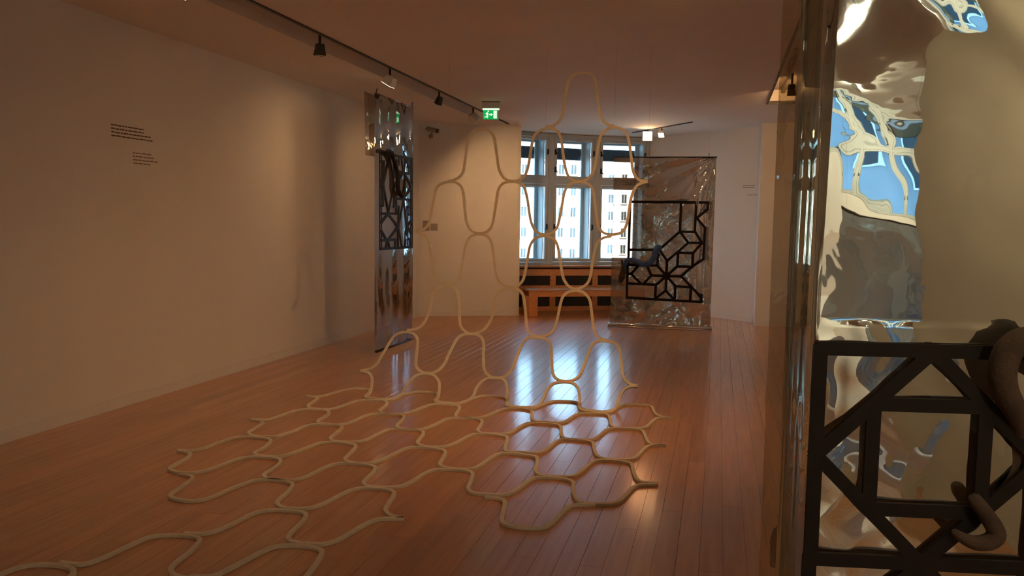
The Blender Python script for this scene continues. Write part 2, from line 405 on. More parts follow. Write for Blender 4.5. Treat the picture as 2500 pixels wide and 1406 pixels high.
# ================================================================ THE WAVY NET OF FELT STRIPS
NET = [
    (1, '-1535,6939,2410 -1472,6939,2415 -1418,6939,2454 -1392,6940,2506 -1376,6940,2601 -1360,6940,2705 -1344,6940,2791 -1309,6940,2842 -1265,6940,2865 -1212,6940,2869 -1159,6940,2861 -1114,6940,2827 -1095,6940,2775 -1079,6940,2671 -1064,6940,2568 -1044,6940,2490 -1017,6939,2442 -972,6939,2411 -920,6939,2403'),
    (1, '-2460,6938,1920 -2406,6938,1930 -2348,6938,1962 -2314,6938,2016 -2301,6939,2108 -2287,6939,2208 -2274,6939,2289 -2250,6939,2352 -2208,6939,2388 -2141,6939,2400 -2084,6939,2386 -2041,6939,2349 -2021,6939,2304 -2006,6939,2223 -1990,6939,2133 -1975,6938,2034 -1950,6938,1979 -1907,6938,1934 -1841,6938,1920 -1776,6938,1930 -1730,6938,1966 -1703,6938,2024 -1686,6939,2113 -1674,6939,2202 -1657,6939,2290 -1635,6939,2339 -1589,6939,2373 -1526,6939,2390 -1480,6939,2389 -1434,6939,2366 -1402,6939,2313 -1387,6939,2243 -1376,6939,2155 -1355,6938,2049 -1327,6938,1969 -1281,6938,1930 -1226,6938,1920 -1164,6938,1930 -1112,6938,1978 -1087,6938,2048 -1071,6939,2152 -1056,6939,2248 -1036,6939,2326 -997,6939,2368 -945,6939,2386 -902,6939,2388 -849,6939,2366 -813,6939,2331 -795,6939,2288 -780,6939,2210 -764,6939,2107 -748,6938,2012 -717,6938,1951 -673,6938,1924 -617,6938,1920'),
    (1, '-2782,6930,1443 -2737,6931,1451 -2687,6931,1476 -2653,6932,1523 -2634,6934,1598 -2615,6935,1691 -2596,6936,1793 -2572,6937,1863 -2523,6937,1900 -2455,6937,1914 -2396,6937,1909 -2342,6937,1877 -2317,6937,1822 -2306,6936,1740 -2295,6934,1638 -2279,6933,1547 -2249,6931,1483 -2205,6930,1446 -2146,6930,1438 -2089,6930,1448 -2042,6932,1490 -2019,6933,1550 -2006,6934,1632 -1989,6936,1742 -1976,6937,1832 -1944,6937,1887 -1897,6937,1909 -1841,6937,1914 -1785,6937,1905 -1737,6937,1874 -1713,6937,1815 -1693,6936,1726 -1677,6934,1627 -1656,6933,1537 -1618,6931,1470 -1571,6930,1442 -1515,6930,1439 -1461,6931,1455 -1416,6932,1505 -1395,6934,1594 -1375,6935,1710 -1359,6937,1808 -1333,6937,1870 -1289,6937,1901 -1226,6937,1912 -1172,6937,1906 -1118,6937,1875 -1090,6937,1809 -1074,6935,1704 -1058,6934,1598 -1037,6932,1511 -1001,6931,1467 -947,6930,1449 -885,6931,1452 -833,6931,1470 -796,6932,1523 -780,6934,1602 -766,6936,1724 -747,6937,1811 -714,6937,1876 -672,6937,1902 -617,6937,1917'),
    (1, '-2782,6930,1437 -2726,6930,1428 -2676,6929,1396 -2645,6927,1345 -2628,6923,1243 -2610,6916,1131 -2592,6910,1047 -2554,6904,988 -2504,6902,962 -2444,6901,957 -2386,6903,975 -2339,6908,1027 -2313,6916,1121 -2297,6922,1232 -2280,6926,1325 -2252,6929,1386 -2204,6930,1421 -2137,6930,1429 -2079,6929,1412 -2039,6928,1367 -2018,6925,1294 -2001,6920,1194 -1984,6913,1084 -1957,6907,1012 -1913,6903,972 -1864,6900,951 -1807,6900,949 -1752,6903,978 -1717,6908,1029 -1697,6916,1129 -1682,6923,1238 -1665,6927,1329 -1634,6928,1384 -1589,6929,1414 -1524,6930,1424 -1469,6929,1412 -1427,6928,1379 -1402,6926,1317 -1386,6922,1228 -1364,6916,1121 -1343,6909,1041 -1300,6904,980 -1253,6901,957 -1208,6901,957 -1155,6904,981 -1116,6908,1022 -1096,6914,1093 -1086,6920,1191 -1067,6926,1307 -1043,6928,1378 -999,6929,1414 -955,6930,1428 -922,6930,1431'),
    (1, '-2817,6801,513 -2733,6806,525 -2678,6818,559 -2641,6836,615 -2615,6858,698 -2603,6877,791 -2592,6888,856 -2560,6895,904 -2512,6898,929 -2453,6899,937 -2393,6897,919 -2357,6893,888 -2334,6884,829 -2320,6867,738 -2310,6846,648 -2292,6824,577 -2243,6808,530 -2182,6801,511 -2107,6806,525 -2046,6822,570 -2006,6844,643 -1985,6866,734 -1981,6883,824 -1965,6891,879 -1920,6897,922 -1854,6899,938 -1788,6899,936 -1730,6895,906 -1704,6886,844 -1684,6869,746 -1671,6848,658 -1657,6828,589 -1620,6811,538 -1553,6803,517 -1481,6807,528 -1429,6817,556 -1397,6835,609 -1377,6862,715 -1364,6880,804 -1345,6891,876 -1306,6896,917 -1243,6899,939 -1198,6899,937 -1153,6897,923 -1106,6891,876 -1085,6882,815 -1071,6865,729 -1052,6842,634 -1025,6821,567 -978,6807,527 -924,6803,516'),
    (1, '-3176,6548,149 -3115,6558,158 -3074,6577,176 -3040,6612,211 -3020,6659,266 -2994,6711,337 -2969,6750,403 -2932,6778,459 -2878,6790,486 -2814,6795,497 -2754,6790,486 -2712,6778,459 -2691,6757,417 -2682,6717,346 -2671,6668,277 -2651,6618,218 -2615,6589,188 -2566,6569,168 -2509,6563,163 -2457,6573,172 -2413,6603,202 -2382,6648,252 -2367,6695,314 -2344,6740,384 -2316,6774,450 -2275,6793,491 -2213,6799,507 -2142,6800,509 -2084,6792,490 -2054,6773,448 -2038,6737,379 -2045,6747,397 -2028,6696,315 -2004,6635,236 -1968,6593,192 -1919,6569,168 -1862,6563,163 -1801,6574,173 -1757,6612,211 -1734,6660,267 -1720,6707,331 -1697,6757,415 -1668,6786,476 -1625,6798,504 -1552,6801,511 -1478,6797,502 -1434,6784,471 -1413,6756,413 -1397,6708,332 -1379,6650,255 -1350,6604,203 -1300,6578,177 -1237,6572,171 -1179,6585,183 -1133,6616,215 -1108,6668,277 -1085,6729,365 -1059,6773,448 -1028,6793,491 -976,6800,510 -915,6800,509 -852,6795,496 -810,6779,461 -793,6751,405 -776,6704,327 -759,6647,251 -728,6609,209 -682,6582,181 -622,6576,175'),
    (1, '-3175,6545,146 -3123,6542,143 -3076,6528,131 -3034,6492,102 -3009,6437,62 -2989,6377,22 -2973,6326,8 -2930,6184,8 -2873,6096,8 -2796,6079,8 -2717,6073,8 -2669,6138,8 -2666,6255,8 -2673,6354,8 -2674,6403,39 -2658,6479,92 -2629,6526,130 -2576,6553,153 -2515,6558,158 -2447,6548,149 -2395,6512,118 -2369,6476,90 -2346,6404,39 -2324,6319,8 -2287,6183,8 -2230,6129,8 -2155,6123,8 -2087,6139,8 -2050,6246,8 -2036,6341,8 -2022,6388,29 -2018,6470,85 -1990,6524,128 -1946,6554,155 -1933,6556,157 -1861,6561,160 -1795,6553,153 -1758,6517,123 -1726,6438,62 -1701,6359,11 -1661,6234,8 -1604,6179,8 -1517,6172,8 -1442,6214,8 -1414,6316,8 -1401,6405,40 -1386,6491,101 -1354,6543,145 -1297,6563,162 -1237,6569,168 -1174,6562,162 -1124,6526,129 -1098,6458,77 -1081,6393,32 -1070,6351,8 -1027,6261,8 -950,6227,8 -869,6225,8 -810,6288,8 -780,6367,16 -766,6412,45 -755,6481,93 -735,6530,134 -704,6558,158 -664,6569,168 -619,6568,168'),
    (0, '-3423,6003 -3342,6006 -3294,6063 -3266,6175 -3238,6308 -3186,6399 -3102,6427 -3021,6411 -2962,6277 -2936,6148 -2875,6086 -2796,6079 -2717,6073 -2669,6138 -2659,6275 -2643,6349 -2606,6431 -2547,6480 -2460,6480 -2386,6459 -2318,6287 -2301,6179 -2237,6127 -2155,6123 -2087,6139 -2050,6246 -2029,6367 -1999,6461 -1947,6512 -1897,6522 -1819,6514 -1749,6477 -1700,6330 -1673,6213 -1616,6171 -1543,6165 -1469,6175 -1423,6220 -1390,6322 -1360,6442 -1315,6505 -1254,6526 -1177,6535 -1117,6497 -1080,6348 -1046,6254 -981,6209 -899,6201 -822,6226 -783,6341 -751,6518 -701,6571 -634,6594 -565,6595 -500,6563 -467,6400 -430,6269 -375,6224 -304,6227'),
    (0, '-3410,5980 -3336,5982 -3290,5948 -3266,5843 -3238,5697 -3177,5628 -3090,5618 -3012,5638 -2976,5709 -2952,5838 -2934,5969 -2879,6029 -2796,6047 -2711,6043 -2657,5982 -2625,5869 -2605,5728 -2553,5660 -2468,5659 -2381,5688 -2345,5770 -2322,5909 -2293,6040 -2238,6089 -2149,6087 -2074,6081 -2025,6022 -1998,5898 -1973,5766 -1934,5710 -1862,5720 -1783,5746 -1739,5801 -1712,5893 -1696,5983 -1668,6080 -1624,6124 -1553,6147 -1480,6135 -1430,6099 -1420,6059 -1388,5929 -1351,5812 -1314,5779 -1251,5787 -1173,5786 -1120,5809 -1090,5891 -1071,6033 -1036,6136 -972,6157 -895,6174 -827,6168 -791,6096 -764,5945 -735,5826 -700,5793 -638,5795 -560,5809 -501,5840 -467,5938 -443,6102 -416,6172 -374,6205 -304,6214'),
    (0, '-3423,5164 -3348,5176 -3290,5208 -3270,5302 -3260,5428 -3235,5536 -3174,5585 -3093,5597 -3004,5583 -2950,5516 -2928,5400 -2920,5297 -2882,5227 -2803,5220 -2722,5221 -2674,5274 -2654,5383 -2645,5524 -2607,5608 -2551,5641 -2463,5647 -2382,5640 -2336,5587 -2310,5469 -2290,5336 -2248,5276 -2176,5275 -2085,5293 -2050,5352 -2023,5472 -2006,5607 -1971,5679 -1899,5708 -1812,5710 -1746,5691 -1712,5637 -1685,5495 -1671,5390 -1628,5334 -1561,5339 -1473,5354 -1426,5410 -1401,5557 -1383,5662 -1353,5723 -1299,5740 -1222,5744 -1150,5737 -1104,5682 -1074,5547 -1040,5420 -1004,5375 -938,5374 -858,5389 -812,5430 -782,5548 -761,5695 -727,5762 -661,5776 -576,5786 -507,5772 -481,5690 -450,5541 -425,5445 -382,5406 -304,5420'),
    (0, '-3407,5144 -3352,5149 -3300,5122 -3277,5092 -3248,4966 -3228,4843 -3182,4783 -3117,4765 -3041,4779 -2981,4798 -2960,4872 -2940,4982 -2930,5105 -2894,5173 -2821,5189 -2743,5209 -2682,5197 -2645,5136 -2626,5025 -2604,4896 -2562,4828 -2507,4820 -2422,4836 -2363,4870 -2336,4943 -2327,5059 -2309,5192 -2260,5243 -2181,5257 -2102,5270 -2043,5235 -2011,5153 -1983,4987 -1945,4915 -1885,4893 -1805,4902 -1753,4939 -1719,5028 -1700,5153 -1676,5268 -1632,5305 -1555,5318 -1467,5312 -1415,5277 -1379,5137 -1349,4982 -1313,4944 -1254,4959 -1198,4961 -1133,4972 -1093,5024 -1071,5131 -1058,5260 -1033,5340 -977,5358 -901,5364 -836,5359 -801,5321 -777,5204 -745,5075 -713,5009 -667,4986 -597,4990 -525,5009 -482,5063 -457,5186 -436,5316 -408,5379 -364,5397 -303,5410'),
    (0, '-3415,4314 -3355,4327 -3306,4362 -3280,4429 -3272,4524 -3257,4612 -3238,4689 -3191,4726 -3120,4738 -3034,4737 -2974,4713 -2935,4641 -2907,4508 -2909,4430 -2871,4381 -2807,4371 -2740,4379 -2697,4406 -2668,4458 -2650,4550 -2630,4656 -2614,4739 -2575,4781 -2510,4802 -2428,4799 -2362,4778 -2332,4730 -2308,4620 -2286,4495 -2253,4436 -2185,4419 -2146,4422 -2107,4434 -2075,4462 -2047,4525 -2026,4633 -2014,4742 -1990,4825 -1940,4851 -1876,4867 -1797,4864 -1732,4837 -1699,4755 -1677,4632 -1658,4549 -1624,4508 -1557,4495 -1480,4505 -1431,4537 -1405,4628 -1390,4759 -1370,4864 -1330,4904 -1260,4916 -1184,4908 -1139,4903 -1105,4876 -1071,4751 -1054,4635 -1030,4567 -989,4532 -923,4536 -850,4548 -805,4578 -778,4655 -759,4761 -741,4872 -708,4940 -647,4960 -578,4963 -513,4949 -484,4900 -464,4786 -436,4664 -411,4606 -370,4590 -299,4602'),
    (0, '-3402,4297 -3340,4299 -3286,4272 -3246,4192 -3233,4089 -3219,4000 -3187,3955 -3129,3934 -3055,3936 -3014,3957 -2977,4001 -2960,4072 -2947,4153 -2937,4241 -2912,4301 -2862,4335 -2794,4350 -2719,4355 -2663,4331 -2627,4262 -2609,4149 -2600,4054 -2565,4004 -2507,3985 -2426,3995 -2374,4018 -2344,4078 -2330,4170 -2319,4273 -2294,4354 -2251,4392 -2184,4405 -2111,4407 -2063,4399 -2019,4367 -1995,4291 -1982,4183 -1967,4095 -1934,4049 -1879,4041 -1813,4054 -1757,4078 -1721,4126 -1699,4224 -1689,4330 -1668,4415 -1629,4455 -1560,4473 -1494,4484 -1436,4470 -1401,4427 -1374,4310 -1350,4183 -1318,4128 -1270,4108 -1249,4116 -1187,4119 -1135,4136 -1095,4181 -1068,4279 -1049,4398 -1024,4477 -970,4502 -901,4516 -834,4504 -786,4463 -766,4357 -738,4243 -705,4172 -661,4147 -602,4150 -527,4170 -485,4219 -458,4329 -433,4468 -398,4535 -298,4577'),
    (0, '-1217,4070 -1159,4076 -1114,4061 -1084,4018 -1060,3904 -1036,3782 -1007,3731 -950,3710 -877,3714 -819,3738 -787,3783 -767,3889 -749,4013 -729,4085 -689,4111 -647,4121 -601,4126'),
    (0, '-3084,3903 -3035,3905 -2978,3885 -2944,3822 -2920,3697 -2901,3602 -2857,3554 -2784,3539 -2716,3547 -2670,3585 -2651,3663 -2639,3772 -2619,3857 -2594,3936 -2527,3976 -2452,3981 -2378,3967 -2337,3930 -2307,3836 -2283,3696 -2260,3643 -2209,3603 -2149,3602 -2090,3620 -2044,3664 -2018,3746 -2002,3851 -1979,3950 -1938,4004 -1867,4023 -1794,4025 -1732,3993 -1706,3921 -1682,3787 -1660,3719 -1613,3668 -1566,3649 -1530,3655'),
    (0, '-2477,3161 -2415,3170 -2374,3191 -2344,3233 -2326,3304 -2315,3388 -2304,3475 -2274,3528 -2223,3558 -2155,3572 -2080,3573 -2032,3544 -2005,3471 -1991,3381 -1975,3284 -1945,3234 -1904,3218 -1845,3220 -1784,3232 -1741,3267 -1715,3338 -1699,3431 -1680,3527 -1656,3591 -1603,3621 -1527,3647'),
    (0, '-2785,2724 -2728,2728 -2679,2737 -2654,2768 -2638,2824 -2631,2891 -2622,2965 -2613,3043 -2586,3089 -2539,3114 -2482,3131 -2422,3139 -2367,3124 -2336,3083 -2311,2992 -2299,2903 -2282,2828 -2253,2786 -2207,2758 -2145,2753 -2139,2770 -2091,2785 -2052,2812 -2035,2871 -2019,2948 -2004,3033 -1987,3111 -1958,3157 -1906,3182 -1846,3194 -1781,3189 -1735,3166 -1712,3118 -1691,3027 -1671,2922 -1657,2841 -1630,2802 -1594,2795 -1526,2811'),
    (0, '-2908,2313 -2909,2385 -2920,2469 -2930,2556 -2925,2600 -2909,2644 -2876,2673 -2824,2692 -2768,2700 -2712,2697 -2664,2676 -2637,2642 -2622,2593 -2601,2529 -2572,2463 -2537,2436 -2479,2436 -2438,2451'),
]
net = empty('wavy_net', (-1.5, 4.6, 0))
def sheet_n(z, hang):
    if not hang: return Vector((0, 0, 1))
    gp = .6/.35*math.exp(-max(z, 0)/.35); return Vector((0, -1, gp)).normalized()
for hang, txt in NET:
    pts = []
    for t in txt.split():
        a = [int(k)/1000 for k in t.split(',')]
        pts.append(Vector((a[0], a[1], a[2] if hang else .008)))
    P = spline(pts, 3); mb = MB(); L = len(P); Wd, Hh = .0235, .0145
    for i, p in enumerate(P):
        t = (P[min(i+1, L-1)]-P[max(i-1, 0)]); t = t.normalized() if t.length > 1e-6 else Vector((1, 0, 0))
        n = sheet_n(p.z, hang)
        n = (n-t*n.dot(t)).normalized(); b = n.cross(t)*(Wd/2); h = n*(Hh/2)
        zz = Vector((0, 0, 0))
        ring4 = [p-b-h, p+b-h, p+b+h, p-b+h]
        lo = min(q.z for q in ring4)
        if lo < .0005: zz = Vector((0, 0, .0005-lo))
        mb.v += [tuple(q+zz) for q in ring4]
    for i in range(L-1):
        for k in range(4):
            k2 = (k+1) % 4; mb.f.append((i*4+k, i*4+k2, (i+1)*4+k2, (i+1)*4+k))
    mb.f.append((3, 2, 1, 0)); e = (L-1)*4; mb.f.append((e, e+1, e+2, e+3))
    o = mb.build('felt_strip', M['felt']); o.parent = net; o.matrix_parent_inverse = Matrix.Translation(-net.location)
for px, pz in ((-1.54, 2.41), (-.92, 2.40), (-.62, 1.93), (-2.46, 1.93)):
    x = MB(); x.tube([(px, 6.94, pz), (px, 6.94, CEIL-.001)], .0007, 6)
    o = x.build('nylon_line', M['wire']); o.parent = net; o.matrix_parent_inverse = Matrix.Translation(-net.location)
tag(net, 'cream felt net of wavy strips hanging from the ceiling and spreading across the floor', 'sculpture')

# ================================================================ MIRROR FILM BANNERS
def banner(name, A, B, z0, z1, disp, m, nu, nv, label, power=1.0, ustart=0.0):
    """hanging film between plan points A and B; disp(u, z) gives the bulge towards the viewer"""
    fr = frame2(A, B); W = (Vector(A)-Vector(B)).length
    root = empty(name, (A[0]*.5+B[0]*.5, A[1]*.5+B[1]*.5, z0)); inv = Matrix.Translation(-root.location)
    def part(mb, nm, mm, parent=None, **k):
        o = mb.build(nm, mm, None, **k)
        o.parent = parent or root
        if parent is None: o.matrix_parent_inverse = inv
        return o
    mb = MB()
    for j in range(nv+1):
        for i in range(nu+1):
            u = ustart+(W-ustart)*(i/nu)**power; z = z0+(z1-z0)*j/nv
            q = disp(u, z); mb.v.append(fr((u, q, z) if not isinstance(q, tuple) else (q[0], q[1], z)))
    for j in range(nv):
        for i in range(nu):
            a = j*(nu+1)+i; mb.f.append((a, a+1, a+nu+2, a+nu+1))
    film = part(mb, 'film', m, smooth=True)
    return root, fr, W, part, film
def nz(u, z, s, o=0.0): return noise.noise(Vector((u*s+o, z*s*.9+o*1.7, o)))
def rdg(u, z, s, o): return 1-abs(noise.noise(Vector((u*s+o, z*s+o*.5, o*2.1))))*2

def bars(segs, w, fr, y0, t):
    mb = MB(); f0 = Vector(fr((0, 0, 0))); n = Vector(fr((0, 1, 0)))-f0
    for s in segs:
        (u0, v0), (u1, v1) = s[0], s[1]; ww = s[2] if len(s) > 2 else w
        a = Vector(fr((u0, y0, v0))); b = Vector(fr((u1, y0, v1))); d = (b-a).normalized()*(ww*.30)
        mb.bar(a-d, b+d, ww, n, t+random.uniform(0, .0006))
    return mb

# ---- banner by the window
A, B = (-1.515, 11.467), (-.075, 11.590)
def dback(u, z):
    W = 1.445; d = .012*nz(u, z, 1.3, 3)+.012*rdg(u, z, 2.6, 5)
    du, dz = W-u, 2.52-z; r = math.hypot(du, dz)+.05; a = math.atan2(dz, du)
    if z > 1.5: d += .020*math.sin(a*17)*min(1, .7/r)*min(1, r*2.2)*min(1, (z-1.5)*2)
    if z > 1.9: d += .030*math.sin((u+.1)*4.2)*math.sin((2.52-z)*8.5)*(1-min(1, abs(u-.6)/.75))
    if u > 1.15: d += .02*math.sin((u-1.15)*26)*min(1, z)
    if z < .45: d += .018*rdg(u, z, 6, 9)*(1-z/.45)*(1.2-u/1.45)
    return d
root, fr, W, part, film = banner('foil_banner', A, B, .06, 2.50, dback, M['filmcr'], 110, 180, '')
tag(root, 'wide silver see-through film banner with star lattice, hanging in front of the windows', 'banner')
x = MB(); x.tube([fr((-.012, 0, 2.505)), fr((W+.012, 0, 2.505))], .013, 10); part(x, 'top_rod', M['black'], smooth=True)
x = MB(); x.tube([fr((-.03, .012, .045)), fr((W*.5, .014, .047)), fr((W+.02, .012, .045))], .030, 14); part(x, 'bottom_roll', M['chrome'], smooth=True)
x = MB(); x.tube([fr((-.035, .03, .021)), fr((W+.025, .03, .021))], .017, 12); part(x, 'bottom_rod', M['chrome'], smooth=True)
for u in (.11, W-.10):
    x = MB(); x.tube([fr((u, 0, 2.50)), fr((u, 0, 2.55)), fr((u, .012, 2.565)), fr((u, .02, 2.555))], .0045, 6); part(x, 'hook', M['iron'], smooth=True)
    x = MB(); x.tube([fr((u, 0, 2.56)), fr((u, 0, CEIL-.001))], .0008, 6); part(x, 'hanging_line', M['wire'])
# star lattice; pattern coordinates read as (right, down) on a 1050 x 1384 sheet
LU, LV, SU, SV = .235, 1.862, 1.075/1050, 1.42/1384
bp = lambda a, b: (LU+(a-290)*SU, LV-(b+504)*SV)
SEG = [((300,-504),(1390,-504)),((1378,-504),(1378,-410)),((1375,-410),(1238,-285)),((1238,-285),(1352,-150)),((1352,-150),(1345,290)),
 ((1015,-504),(1010,-90)),((1220,-504),(1215,-90)),((1010,-92),(1218,-92)),((1010,-92),(735,160)),((1010,-92),(1130,60)),((1218,-92),(1318,58)),
 ((1130,62),(1318,62)),((1130,62),(845,325)),((1318,62),(1200,205)),((735,170),(300,175)),((735,170),(845,325)),((1345,290),(1185,400)),
 ((995,205),(1200,205)),((995,200),(990,395)),((1197,205),(1195,400)),((990,398),(1190,400)),((845,325),(842,540)),((990,398),(842,540)),
 ((1185,400),(1050,540)),((842,540),(1055,540)),((1055,545),(1338,830)),((842,540),(970,675)),((970,680),(1185,690)),((970,680),(968,865)),
 ((1185,690),(1182,875)),((1338,790),(1336,895)),((842,540),(838,745)),((838,745),(950,862)),((838,745),(700,862)),((842,540),(700,670)),
 ((300,658),(700,668)),((695,668),(692,862)),((842,540),(630,535)),((842,540),(712,395)),((712,240),(712,395)),((730,230),(712,250)),((320,390),(712,395)),
 ((560,395),(632,535)),((632,535),(525,655)),((450,392),(345,520)),((345,520),(485,655)),((292,520),(292,872)),((345,520),(292,520)),((305,-504),(300,395)),((292,395),(292,520)),
 ((290,865),(1336,893)),((1185,400),(1345,285))]
lb = bars([(bp(*a), bp(*b)) for a, b in SEG], .036, fr, .030, .010)
part(lb, 'lattice', M['lattice'], film if False else None)
hub = MB(); cx, cz = bp(842, 540); hub.tube([fr((cx, .0295, cz)), fr((cx, .0408, cz))], .062, 8); part(hub, 'star_boss', M['lattice'])
def creature(name, pts, rads, m, label, fr, n=4):
    P = spline([fr(q) for q in pts], n); R = []
    for i in range(len(rads)-1):
        for k in range(n): R.append(rads[i]+(rads[i+1]-rads[i])*k/n)
    R.append(rads[-1])
    P[0:0] = [P[0]+(P[0]-P[1]).normalized()*R[0]*.5]; R.insert(0, R[0]*.55)
    P.append(P[-1]+(P[-1]-P[-2]).normalized()*R[-1]*.5); R.append(R[-1]*.5)
    x = MB(); x.tube(P, [r*(1+.06*noise.noise(p*9)) for p, r in zip(P, R)], 14)
    return tag(x.build(name, m, smooth=True), label, 'soft sculpture')
w3 = lambda a, b, y: (*bp(a, b)[:1], y, bp(a, b)[1])
creature('felt_tentacle', [w3(740,130,.085), w3(690,165,.085), w3(665,260,.085), w3(600,355,.08), w3(520,382,.08), w3(430,352,.08), w3(345,318,.08), w3(272,350,.075), w3(252,430,.06), w3(262,510,.06)],
         [.045,.05,.043,.04,.038,.036,.034,.032,.026,.014], M['blue'], 'blue felted tentacle draped over the lattice of the banner by the windows', fr)

creature('felt_tentacle', [w3(205,330,.055), w3(222,400,.060), w3(228,480,.062), w3(215,560,.062), w3(190,640,.058)], [.012,.024,.040,.050,.026], M['brown'], 'dark brown drop-shaped felt end hanging at the left edge of the window banner', fr)

# ---- banner along the left wall
A, B = (-3.712, 8.02), (-3.698, 9.246)
def dleft(u, z):
    k = max(0, min(1, (abs(z-1.76)-.52)/.3))          # flat where the lattice lies against it
    d = .0012*math.sin(u*17+z*.7)*(1+3*k)+.002*nz(u, z, 1.7, 12)*(1+3*k)+.004*math.cos((u-.6)*4.2)
    if z > 2.5: d += .004*math.sin((u+(2.9-z)*.8)*16)*(z-2.5)/.4*(1-u)
    if z < .9: d += .012*nz(u, z, 4.5, 21)*(1-z/.9)
    if u > 1.09: d -= (u-1.09)*.5
    return d
root, fr, W, part, film = banner('foil_banner', A, B, .05, 2.94, dleft, M['film'], 70, 170, '')
tag(root, 'tall narrow silver film banner with angular lattice, hanging beside the left wall', 'banner')
x = MB(); x.tube([fr((-.01, 0, 2.944)), fr((W*.95, .0, 2.935))], .006, 8); part(x, 'top_rod', M['chrome'], smooth=True)
x = MB(); x.tube([fr((-.005, .02, .058)), fr((W*.88, .015, .055))], .010, 8); part(x, 'bottom_rod', M['black'], smooth=True)
for u in (.05, W*.86):
    x = MB(); x.tube([fr((u, 0, 2.93)), fr((u, 0, 2.985)), fr((u, .012, 2.995))], .005, 6); part(x, 'hook', M['iron'], smooth=True)
    x = MB(); x.tube([fr((u, 0, 2.98)), fr((u, 0, CEIL-.001))], .0008, 6); part(x, 'hanging_line', M['wire'])
x = MB()   # folded-over back layer at the upper left
for j in range(13):
    for i in range(5):
        u = -.17+.30*i/4; z = 2.25+.68*j/12; x.v.append(fr((u, -.030-.001*j, z)))
for j in range(12):
    for i in range(4): a = j*5+i; x.f.append((a, a+1, a+6, a+5))
part(x, 'back_fold', M['filmback'], smooth=True)
# lattice read on a quad: crop corners (180,75) (565,160) (548,1235) (180,1250)
def lp(a, b):
    s = (a-180)/(385-17*(b-75)/1175); s2 = max(0, min(1.02, s))
    t0 = 75+85*s2; t1 = 1252-17*s2; t = (b-t0)/(t1-t0)
    k = s2*.90/(1.0-.10*s2)      # farther side is foreshortened
    return (.150+.905*k, 2.302-1.085*t)
SEG = [((180,75),(565,160)),((180,1250),(548,1235)),((182,75),(182,1250)),((562,160),(548,1235)),
 ((283,105),(210,455)),((210,455),(270,805)),((283,105),(338,460)),((338,460),(270,805)),((182,180),(222,183)),((220,183),(212,440)),((182,400),(212,455)),((212,455),(182,495)),
 ((212,470),(206,718)),((182,718),(210,718)),((182,815),(370,822)),((265,825),(184,930)),((265,825),(388,982)),((388,982),(265,1140)),((184,1020),(250,1140)),((184,1145),(355,1140)),((355,1140),(350,1235)),
 ((255,1150),(243,1235)),((265,1150),(282,1235)),((400,130),(402,215)),((340,215),(408,222)),((342,215),(345,380)),((380,160),(378,308)),((375,308),(535,338)),((532,255),(532,338)),((512,248),(562,255)),((515,170),(515,250)),
 ((430,140),(455,318)),((485,150),(462,318)),((452,325),(352,462)),((352,462),(450,640)),((462,325),(552,497)),((552,497),(455,642)),((338,480),(340,732)),((332,732),(400,738)),((368,635),(526,655)),((366,635),(366,822)),
 ((525,655),(521,740)),((498,740),(558,745)),((397,740),(386,985)),((452,655),(390,985)),((390,985),(430,1235)),((455,655),(490,970)),((490,970),(460,1235)),((500,745),(492,960)),((556,905),(494,980)),((494,980),(552,1070)),
 ((525,750),(524,835)),((524,835),(556,838)),((494,1000),(490,1235)),((515,1135),(514,1235)),((514,1138),(550,1140)),((386,1000),(384,1235))]
part(bars([(lp(*a), lp(*b)) for a, b in SEG], .030, fr, .0075, .003), 'lattice', M['lattice'])
w3 = lambda a, b, y: (lp(a, b)[0], y, lp(a, b)[1])
creature('felt_tentacle', [w3(192,62,.05), w3(215,55,.055), w3(250,72,.055), w3(275,95,.05), w3(292,150,.045), w3(318,225,.045), w3(342,320,.045), w3(346,440,.046), w3(350,530,.047), w3(385,600,.052), w3(420,555,.045), w3(434,440,.04), w3(440,340,.035)],
         [.016,.026,.028,.026,.023,.023,.024,.025,.027,.032,.024,.016,.010], M['inkblack'], 'black felted tentacle winding down the lattice of the narrow banner', fr)

# ---- near banner at the right
a0 = math.radians(10.3); A0 = Vector((.312, 2.5406, 0)); e0 = Vector((math.cos(a0), math.sin(a0), 0))
A = A0-e0*.115; B = A0+e0*1.38
def sm(a, b, x):
    q = max(0, min(1, (x-a)/(b-a))); return q*q*(3-2*q)
def dnear(u, z):
    s = u-.115; up = sm(1.15, 1.45, z)
    d = -.020+.020*(z-1.2)*sm(1.0, 1.6, z)+.026*max(0, z-1.45)**2
    d += up*(-.045*(z-1.9)*(s-.2)+.004*nz(u, z, 2.2, 31)+.0012*nz(u, z, 7, 33))
    d += .010*math.exp(-((s*.9+(z-2.2)*1.1-.40)/.12)**2)*sm(1.7, 2.0, z)
    if z < 1.25: d += (.007*rdg(u, z, 5.0, 37)+.005*nz(u, z, 9, 39))*(1.25-.8*min(1, max(0, s)/.6))*(1-up)
    if z < 1.3: d = min(d, -.009)
    if s < .0:                                    # free edge: folded back, then a loose strip turned to the viewer
        q = -s/.115; pin = math.exp(-((z-.93)/.05)**2)
        pl = [(0, -.020), (-.014, -.0215), (-.016, -.040), (.013, -.345), (.010, -.362), (-.006, -.366), (-.0587, -.376)]
        ts = [0, .05, .10, .70, .76, .82, 1.0]
        for k in range(6):
            if q <= ts[k+1] or k == 5:
                f = (q-ts[k])/(ts[k+1]-ts[k]); a, b = pl[k], pl[k+1]; break
        x, y = a[0]+(b[0]-a[0])*f, a[1]+(b[1]-a[1])*f
        wv = .0022*math.sin(q*16+z*.8)+.0025*nz(q, z, 1.4, 41)+.004*pin*math.sin(q*30)
        m_ = min(1, q*8)
        return (x+.115+wv*m_, y+(.006*nz(q, z, 2.5, 43) if q > .8 else 0))
    return d
